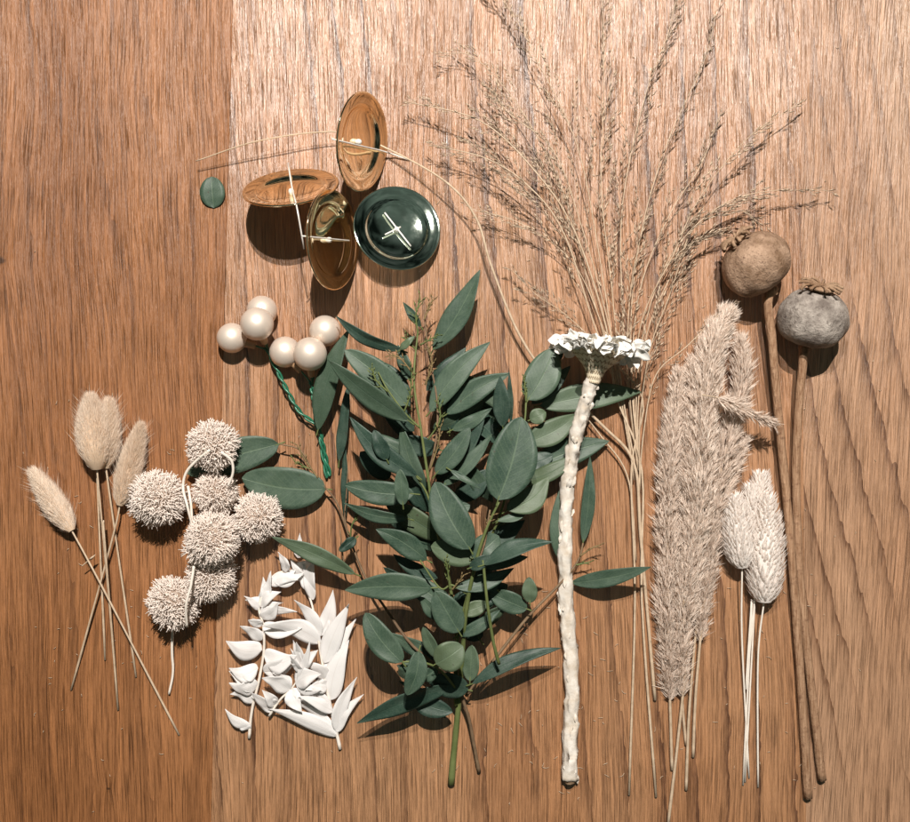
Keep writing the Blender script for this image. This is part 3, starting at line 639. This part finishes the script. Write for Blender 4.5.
# ------------------------------------------------------------------ dried panicle grasses
def panicle(label, pts, t0, blen, nb, stem_r=.0008, both=True, dens=1.0, zj=10):
    V = [W(*p) for p in pts]
    for i_ in range(3, len(V)): V[i_] += Vector((rnd(-.007, .007), rnd(-.005, .005), 0))
    t = thing('panicle_grass', (V[0].x, V[0].y, 0), label, 'dried grass', 'dried feathery grasses')
    b = MB(); tube(b, V, stem_r, stem_r * .35, n=40, sides=6, rough=.15); b.build('stem', m_straw, t)
    n = 120; P = spline(V, n); b = MB()
    nb = int(nb * .31); blen *= 1.15
    for k in range(nb):
        u = t0 + (1 - t0) * (k + random.random()) / nb
        i = min(n - 1, int(u * n)); p = P[i]; d = (P[i + 1] - P[i]).normalized()
        s = random.choice((-1, 1)); x = Vector((d.y, -d.x, 0)).normalized() * s
        fr = (u - t0) / (1 - t0)
        L = blen / 1000 * (1.05 - .75 * fr) * rnd(.45, 1.15)
        a = rnd(.08, .48)
        dd = (d + x * a + Vector((0, 0, rnd(-.12, .2)))).normalized()
        q = p + dd * L + d * (L * .25); q.z = max(.003, q.z)
        mid = p.lerp(q, .5) + x * (L * rnd(-.10, .14))
        tube(b, [p, mid, q], .00028, .0002, n=5, sides=3, caps=False)
        B = spline([p, mid, q], 12); ns = max(2, int(L * 1000 / 5.2 * dens))
        for m_ in range(ns):
            v = .25 + .75 * (m_ + rnd(0, .6)) / ns; j = min(11, int(v * 12)); e = (B[j + 1] - B[j]).normalized()
            sx = Vector((e.y, -e.x, 0)) * random.choice((-1, 1))
            spikelet(b, B[j] + sx * .0006, e + sx * rnd(.1, .45) + Vector((0, 0, rnd(-.2, .3))), rnd(.0050, .0095), rnd(.0014, .0022))
    b.build('seed_head', m_husk, t)
BS = (636, 470, 8)
def foot(x, y): return [(x, y, 2), (637 + (x - 637) * .25, 600, 5), (634 + rnd(-6, 8), 470, 8), (630 + rnd(-12, 14), 400, 10)]
panicle('feathery grass arching furthest left, tips by the leftmost curved stem', foot(629, 795) + [(608, 345, 16), (560, 240, 30), (525, 190, 32), (480, 158, 30), (440, 148, 24)], .56, 46, 95, .0013)
panicle('feathery grass stalk just above the leftmost arching one, ending in flat wisps', foot(656, 797) + [(610, 330, 16), (570, 235, 30), (530, 175, 36), (475, 125, 32), (408, 104, 24)], .58, 44, 75, .0014)
panicle('feathery grass leaning to the top left with a heavy dark head', [(634, 480, 8), (622, 390, 10), (605, 310, 16), (578, 220, 28), (548, 150, 34), (515, 112, 34), (490, 90, 30)], .42, 44, 90)
panicle('tall feathery grass leaving the picture at the top edge, left of centre', [(633, 470, 7), (618, 380, 10), (600, 260, 18), (575, 150, 26), (540, 60, 26), (500, 0, 22), (470, -40, 18)], .45, 48, 75)
panicle('tall straight feathery grass crossing the top edge in the middle of the fan', [(636, 470, 7), (622, 390, 10), (612, 290, 14), (606, 190, 18), (602, 90, 18), (597, -10, 16)], .36, 42, 85)
panicle('feathery grass curving slightly right and cut by the top edge', [(638, 470, 7), (628, 390, 10), (622, 300, 14), (625, 200, 18), (640, 100, 20), (664, 30, 18), (680, -20, 16)], .38, 40, 80)
panicle('thin feathery grass pointing up between the middle and the right stalks', [(640, 470, 7), (632, 390, 10), (632, 300, 14), (645, 210, 20), (676, 130, 22), (706, 60, 18), (712, 8, 14)], .42, 36, 46)
panicle('feathery grass arching right to a long tip high above the brown pod', [(641, 470, 7), (634, 400, 10), (642, 320, 20), (668, 250, 30), (705, 195, 34), (755, 135, 30), (806, 97, 20)], .44, 32, 70, dens=1.3)
panicle('feathery grass reaching furthest right, passing just above the brown pod', [(641, 470, 7), (636, 410, 10), (644, 330, 18), (668, 262, 26), (710, 205, 30), (765, 188, 28), (828, 194, 18)], .42, 32, 75, dens=1.3)
panicle('feathery grass drooping onto the crown of the brown pod', [(640, 480, 7), (638, 410, 10), (648, 330, 16), (672, 262, 24), (700, 224, 28), (735, 210, 30), (757, 226, 26)], .45, 30, 60)
panicle('short bushy feathery grass just left of the plume tops', [(640, 490, 7), (640, 420, 12), (650, 350, 20), (668, 300, 24), (690, 250, 26), (720, 232, 24)], .3, 38, 85)
panicle('short feathery grass standing upright behind the white flower head', [(638, 470, 7), (630, 400, 12), (628, 330, 18), (636, 270, 20), (650, 210, 20)], .25, 40, 90)
panicle('feathery grass tuft leaning low to the left above the white flower', [(636, 470, 6), (622, 400, 8), (595, 345, 10), (560, 315, 14), (530, 290, 16), (510, 272, 16)], .42, 30, 50)
panicle('thin feathery grass bending far left at mid height of the fan', [(636, 470, 6), (620, 390, 8), (600, 320, 14), (570, 262, 18), (520, 225, 20), (465, 205, 18)], .5, 40, 42)
panicle('feathery grass rising right of the middle stalk, half way up', [(639, 470, 6), (632, 380, 9), (640, 290, 16), (664, 215, 22), (700, 160, 22), (716, 108, 18)], .42, 34, 50)
panicle('wispy grass with curling tip between the tall top left stalks', [(636, 470, 6), (616, 380, 9), (588, 280, 16), (556, 190, 22), (520, 110, 24), (480, 60, 22), (446, 56, 18)], .6, 36, 36)
panicle('low feathery grass lying right of the white flower against the plumes', [(638, 500, 6), (644, 430, 12), (656, 375, 18), (680, 345, 26), (716, 318, 30), (738, 302, 30)], .25, 24, 40)
b = MB()
lg = [(655, 700, 3), (641, 540, 6), (634, 464, 8), (602, 425, 10), (545, 372, 14), (516, 328, 18), (491, 265, 22), (476, 218, 26), (446, 182, 28), (388, 149, 13), (340, 132, 18), (262, 140, 24), (196, 161, 14)]
t = thing('curved_grass_stem', W(655, 700, 0), 'long bare grass stem curving over past the dishes to the far left', 'grass stem')
tube(b, [W(*p) for p in lg], .0018, .0006, n=120, sides=7, rough=.15); b.build('stem', m_straw, t)
for k, (bp, bz) in enumerate((((473, 214), (519, 276)), ((600, 424), (640, 470)))):
    pass
b = MB(); tube(b, [W(636, 560, 5), W(628, 478, 7), W(600, 435, 9), W(570, 398, 11)], .0011, .0006, sides=6)
tag(b.build('grass_stem', m_straw), 'short straight grass stem leaning under the wrapped white stem', 'grass stem')

# ------------------------------------------------------------------ reed plumes
def plume(label, pts, t0, rad, N, foot_r=.0016, blen=(.008, .015)):
    V = [W(*p) for p in pts]
    t = thing('reed_plume', (V[0].x, V[0].y, 0), label, 'dried plume', 'dried beige reed plumes')
    b = MB(); tube(b, V, foot_r, foot_r * .4, n=40, sides=8, rough=.15); b.build('stem', m_straw, t)
    n = 200; P = spline(V, n); b = MB()
    N = int(N * 1.05)
    for k in range(N):
        # tufts of a few bracts
        u = t0 + (1 - t0) * random.random() ** .95; i = min(n - 1, int(u * n)); d = (P[i + 1] - P[i]).normalized()
        x, y = frame(d); fr = (u - t0) / (1 - t0)
        R = rad / 1000 * (.8 + .45 * noise.noise(Vector((u * 26, rad, 1)))) * 1.1 * (min(1, fr * 2.8 + .22)) * (1 - .55 * fr ** 2.2)
        q = rnd(0, 2 * PI); rr = R * math.sqrt(random.random()); rd = x * math.cos(q) + y * math.sin(q)
        p = P[i] + rd * rr * .74
        if p.z < .0015: p.z = .0015
        tuft = (d * rnd(.9, 1.4) + rd * rnd(.2, 1.0) * (.4 + rr / R * .6) + Vector((rnd(-.25, .25), rnd(-.25, .25), rnd(-.2, .3)))).normalized()
        for m_ in range(5):
            dd = tuft + Vector((rnd(-.3, .3), rnd(-.3, .3), rnd(-.3, .3)))
            blade(b, p + tuft * rnd(0, .003), dd, rnd(*blen) * (.75 if fr > .85 else 1.1), rnd(.0005, .0011), bend=rd * rnd(-.25, .12), seg=2)
    b.build('feathery_head', m_plume, t)
plume('tallest beige reed plume in the middle of the bundle, its tip highest', [(668, 825, 2), (678, 740, 5), (688, 640, 14), (697, 520, 24), (703, 420, 30), (712, 350, 32), (728, 312, 28)], .36, 21, 2700)
plume('left reed plume of the bundle, beside the thin grass stems', [(672, 770, 2), (670, 700, 6), (668, 620, 14), (668, 520, 18), (672, 440, 22), (680, 372, 20)], .2, 15, 2100)
plume('right reed plume of the bundle, curving behind the pale canary heads', [(693, 757, 2), (696, 690, 6), (704, 600, 14), (713, 510, 20), (728, 440, 24), (742, 380, 24), (740, 340, 20)], .26, 14, 1700)
plume('short reed plume ending just left of the canary grass', [(686, 790, 2), (690, 700, 8), (700, 600, 12), (718, 510, 16), (744, 440, 14)], .55, 9, 500)
plume('small plume wisp bending sideways towards the pod stems', [(702, 395, 52), (718, 398, 50), (738, 408, 46), (776, 424, 36)], .3, 8, 170, .0006, (.006, .012))
plume('slender reed plume low in the bundle between two bare stalks', [(686, 745, 2), (682, 690, 8), (684, 600, 20), (690, 520, 24), (690, 440, 26), (694, 360, 26)], .18, 12, 1500)

# ------------------------------------------------------------------ canary grass heads
def canary(hb, ht, rad, ft, label, mids=()):
    B, T_, F = W(*hb), W(*ht), W(*ft)
    t = thing('canary_grass', (F.x, F.y, 0), label, 'dried grass', 'pale canary grass heads')
    b = MB(); tube(b, [F] + [W(*m) for m in mids] + [B, B.lerp(T_, .2)], .0010, .0008, sides=7, rough=.12); b.build('stem', m_cord, t)
    ax = T_ - B; L = ax.length; a = ax.normalized(); x, y = frame(a)
    rr = lambda u: rad / 1000 * (math.sin(PI * (.07 + .86 * u) ** .75)) ** .75
    b = MB(); lathe(b, [(rr(i / 12) * .7, L * i / 12 * .93) for i in range(13)], B, a, 20); b.build('core', m_phal, t)
    b = MB(); N = 640
    for k in range(N):
        u = (k + .5) / N; q = k * 2.39996 + rnd(-.15, .15); rd = x * math.cos(q) + y * math.sin(q); tn = a.cross(rd)
        p = B + a * (L * u * .93) + rd * (rr(u) * .66); d = (a * 1.0 + rd * rnd(.55, .95) + tn * rnd(-.15, .15)).normalized()
        Lb = rnd(.0105, .0155) * (1 - .2 * u); wd = .0029
        nn = rd * .9 - a * .4
        o = [p - tn * wd * .25, p + tn * wd * .25, p + d * Lb * .45 - tn * wd * .5, p + d * Lb * .45 + nn * .0009, p + d * Lb * .45 + tn * wd * .5, p + d * Lb - rd * .0005]
        b.add(o, [(0, 1, 3), (0, 3, 2), (1, 4, 3), (2, 3, 5), (3, 4, 5)])
    b.build('seed_head', m_phal, t, smooth=False)
canary((757, 560, 12), (761, 470, 12), 15, (745, 782, 1), 'canary grass head at the back, only its pointed tip rising between the others')
canary((742, 567, 20), (734, 494, 24), 18, (749, 778, 1), 'left canary grass head, shortest of the pale heads, against the beige plumes', [(742, 640, 10)])
canary((757, 570, 14), (751, 482, 18), 14, (743, 785, 1), 'narrow canary grass head squeezed in the middle between the left and right heads', [(752, 600, 12), (746, 690, 6)])
canary((764, 601, 18), (767, 492, 26), 21, (758, 787, 1), 'right canary grass head, biggest and lowest, nearest the pod stems', [(758, 660, 10)])

# ------------------------------------------------------------------ poppy pods
def poppy(c, ax, R, Hh, stem, crownR, matb, label, petals_down, bent=0):
    F = W(*stem[0]); t = thing('poppy_pod', (F.x, F.y, 0), label, 'seed pod', 'dried poppy seed pods on long stems')
    C = W(*c); a = ax.normalized(); prof = []
    for i in range(25):
        u = i / 24; th = PI * u
        r = R * (math.sin(th) ** .78) * (1 + .10 * math.cos(th)) ; h = -Hh * math.cos(th)
        if u > .86: h -= (u - .86) * Hh * .25
        prof.append((max(r, .0003), h))
    sd = R * 1000 + c[0]
    b = MB(); lathe(b, prof, C, a, 56, disp=lambda q, u: 1 + .022 * math.sin(9 * q + 1.2 * u) * (u > .05) + .05 * noise.noise(Vector((math.cos(q) * 1.4 + sd, math.sin(q) * 1.4, u * 3))) + .02 * noise.noise(Vector((math.cos(q) * 5 + sd, math.sin(q) * 5, u * 10))))
    body = b.build('pod', matb, t)
    # crown: ribbed disc with curled rays on a short neck
    top = C + a * (Hh * .86); x, y = frame(a); b = MB()
    lathe(b, [(crownR * .45, -.002), (crownR * .42, .003), (crownR * .62, .0055), (crownR * .80, .0065), (crownR * .55, .0085), (.0004, .0075)], top, a, 26)
    for k in range(11):
        q = 2 * PI * k / 11 + rnd(-.1, .1); rd = x * math.cos(q) + y * math.sin(q)
        e = rnd(.85, 1.15); dn = rnd(-.001, .0045) if petals_down else rnd(.001, .006)
        p0 = top + a * .0075 + rd * .001; p1 = top + a * .0098 + rd * crownR * .6; p2 = top + a * (.0085) + rd * crownR * 1.0 * e; p3 = top + a * (.008 - dn) + rd * crownR * 1.12 * e
        tube(b, [p0, p1, p2, p3], .0011, .0019, n=9, sides=6)
    b.build('crown', m_crown, t)
    # neck ring + stem
    bot = C - a * (Hh * .97); b = MB(); d = (W(*stem[-1]) - bot).normalized()
    lathe(b, [(.0042, .002), (.0045, -.002), (.0058, -.0045), (.0062, -.0065), (.0050, -.008), (.0042, -.011)], bot, a * .5 - d * .5, 20); b.build('neck', m_pstem, t)
    pts = [W(*s) for s in stem] + [bot - (a * .5 - d * .5).normalized() * .006]
    b = MB(); tube(b, pts, .0042, .0043, n=60, sides=14, rough=.10, rfn=lambda u: .0042 + .0009 * max(0, (u - .85) * 6)); b.build('stem', m_pstem, t)
poppy((755, 263, 33), Vector((-.62, .72, .18)), .0335, .0275, [(808, 798, 5), (804, 730, 7), (798, 640, 9), (791, 550, 11), (785, 480, 14), (777, 400, 20), (772, 340, 26), (768, 302, 29)], .0155, m_pod1,
      'brown poppy pod, upper of the two, crown turned left under the feathery grass', False)
poppy((813, 317, 33), Vector((.10, .80, .38)), .0335, .0275, [(822, 780, 5), (815, 720, 6), (806, 640, 7), (799, 560, 8), (796, 480, 9), (798, 420, 14), (802, 370, 22), (804, 352, 26)], .0185, m_pod2,
      'grey mottled poppy pod, lower of the two, with its frilled crown pointing straight up', True)
b = MB(); leaf(b, W(773, 338, 22), W(766, 310, 24), 5, 'lance', 1, .5); 
tag(b.build('dry_leaf_scrap', m_pstem), 'thin dry scrap clinging beside the neck of the brown pod stem', 'leaf scrap')

# ------------------------------------------------------------------ wrapped white flower
t = thing('wrapped_flower', W(570, 781, 0), 'white ragged-petalled flower on a thick stem wrapped in white paper', 'flower')
sp = [(570, 779, 8), (570, 740, 8), (572, 700, 8.5), (570, 650, 9), (566, 600, 12), (565, 550, 16), (566, 500, 20), (571, 460, 27), (579, 425, 36), (588, 395, 45), (594, 374, 51)]
V = [W(*p) for p in sp]; b = MB()
tube(b, V, .007, .006, n=150, sides=22, rough=0, rfn=lambda u: (.0076 - .0014 * u) * (1 + .08 * noise.noise(Vector((u * 11, 3, 1)))))
P_ = spline(V, 150)
for i, p in enumerate(b.v):                         # crumpled paper: long creases down the stem
    q = Vector((p.x * 420, p.y * 70, p.z * 420)); k_, j_ = divmod(i, 22); c_ = P_[min(k_, 150)]
    p = c_ + (p - c_) * (.90 + .24 * ((k_ / 150 * 13 + j_ / 22 + .25 * noise.noise(q * .3)) % 1) ** 1.5)
    b.v[i] = p + Vector((noise.noise(q), 0, noise.noise(q + Vector((5, 3, 1))))) * .0021 + Vector((noise.noise(p * 60), 0, 0)) * .0007
P = spline(V, 200)
for k in range(26):                                 # torn paper edges
    i = random.randint(3, 195); d = (P[i + 1] - P[i]).normalized(); x, y = frame(d); q = rnd(0, 2 * PI); rd = x * math.cos(q) + y * math.sin(q)
    if rd.z < -.2: rd = -rd
    p = P[i] + rd * .0056
    leaf(b, p, p + (d * random.choice((-1, 1)) * rnd(.8, 1.4) + rd * rnd(.1, .35)).normalized() * rnd(.005, .012), rnd(3, 6), 'lance', .5, rnd(-.8, .8), .2, 0, .6, n=6, m=2, seed=k, th=.2)
stem_o = b.build('wrapped_stem', m_wrap, t)
b = MB(); tube(b, [W(570, 778, 8), W(570, 783, 8)], .0056, .0050, sides=12, rough=.3); b.build('cut_end', m_bstem, t)
ha = (W(602, 345, 62) - W(593, 378, 38)).normalized(); HB = W(594, 378, 51)
ha = Vector((.14, .98, .03)).normalized()
M = NT('woven_calyx'); uv = M.n('ShaderNodeTexCoord').outputs['UV']; sx = M.n('ShaderNodeSeparateXYZ', i={0: uv})
wv = M.math('ADD', M.math('MULTIPLY', sx.outputs[1], 62.0), M.math('MULTIPLY', M.math('SINE', M.math('MULTIPLY', sx.outputs[0], 150.0)), 1.3))
wv = M.math('ADD', wv, M.math('MULTIPLY', M.noise(M.obj(), 200, 3), 3.0))
wr_ = M.ramp(M.math('SINE', wv), [(.35, 0.0), (.95, 1.0)])
M.bump(M.math('SUBTRACT', 1.0, wr_), .9, .0012)
m_calyx = M.set(Base_Color=M.mix(M.math('MULTIPLY', wr_, .8), (.88, .76, .56), (.42, .26, .13)), Roughness=.6)
b = MB(); lathe(b, [(.0058, -.005), (.0072, .001), (.0100, .008), (.0150, .014), (.0215, .020), (.0275, .025), (.031, .029), (.030, .032), (.0005, .033)], HB, ha, 48,
      disp=lambda q, u: 1 + .04 * math.sin(q * 22 + u * 40) * (u < .75)); b.build('calyx', m_calyx, t)
x, y = frame(ha)
for ring, (n_, r0, L0, up0, wd) in enumerate(((34, .0290, .020, -.35, 11), (34, .0290, .021, .05, 12), (30, .0250, .020, .45, 11), (22, .018, .018, .8, 10), (12, .008, .016, 1.3, 10))):
    for k in range(n_):
        q = 2 * PI * (k + .5 * (ring % 2)) / n_ + rnd(-.12, .12); rd = x * math.cos(q) + y * math.sin(q)
        p = HB + ha * rnd(.026, .031) + rd * r0; L = L0 * rnd(.65, 1.15) * (.72 if rd.z > .35 else .8 if rd.z < -.4 else 1)
        d = (rd * rnd(.5, 1.0) + ha * (.25 if rd.z > .35 else 0) + ha * (up0 + rnd(-.45, .45)) + Vector((rnd(-.5, .5), rnd(-.3, .3), rnd(-.2, .5)))).normalized()
        b = MB(); leaf(b, p, p + d * L, wd * rnd(.6, 1.2), 'oval', rnd(-5, 7), rnd(-1, 1), rnd(.1, .5), rnd(-5, 5), 1.6, n=14, m=5, th=.2, seed=k + ring * 31)
        b.build('petal', m_petal, t)

# ------------------------------------------------------------------ straw crumbs
b = MB()
def crumb(px, py, L, a):
    z = 1.2; dx, dy = math.cos(a) * L, math.sin(a) * L
    tube(b, [W(px, py, .5), W(px + dx * .5 + rnd(-1, 1), py + dy * .5 + rnd(-1, 1), z), W(px + dx, py + dy, .6)], .00036, .0002, n=5, sides=4)
for k in range(75): crumb(rnd(430, 640), rnd(590, 800), rnd(2, 7), rnd(0, 6.3))
for k in range(60): crumb(rnd(20, 200), rnd(380, 760), rnd(1.5, 5), rnd(0, 6.3))
for k in range(45): crumb(rnd(650, 860), rnd(520, 810), rnd(1.5, 6), rnd(0, 6.3))
for k in range(60): crumb(rnd(5, 905), rnd(5, 815), rnd(1, 3), rnd(0, 6.3))
for k in range(60): crumb(rnd(400, 720), rnd(100, 400), rnd(2, 5), rnd(0, 6.3))
o = b.build('straw_crumbs', m_straw); o['kind'] = 'stuff'
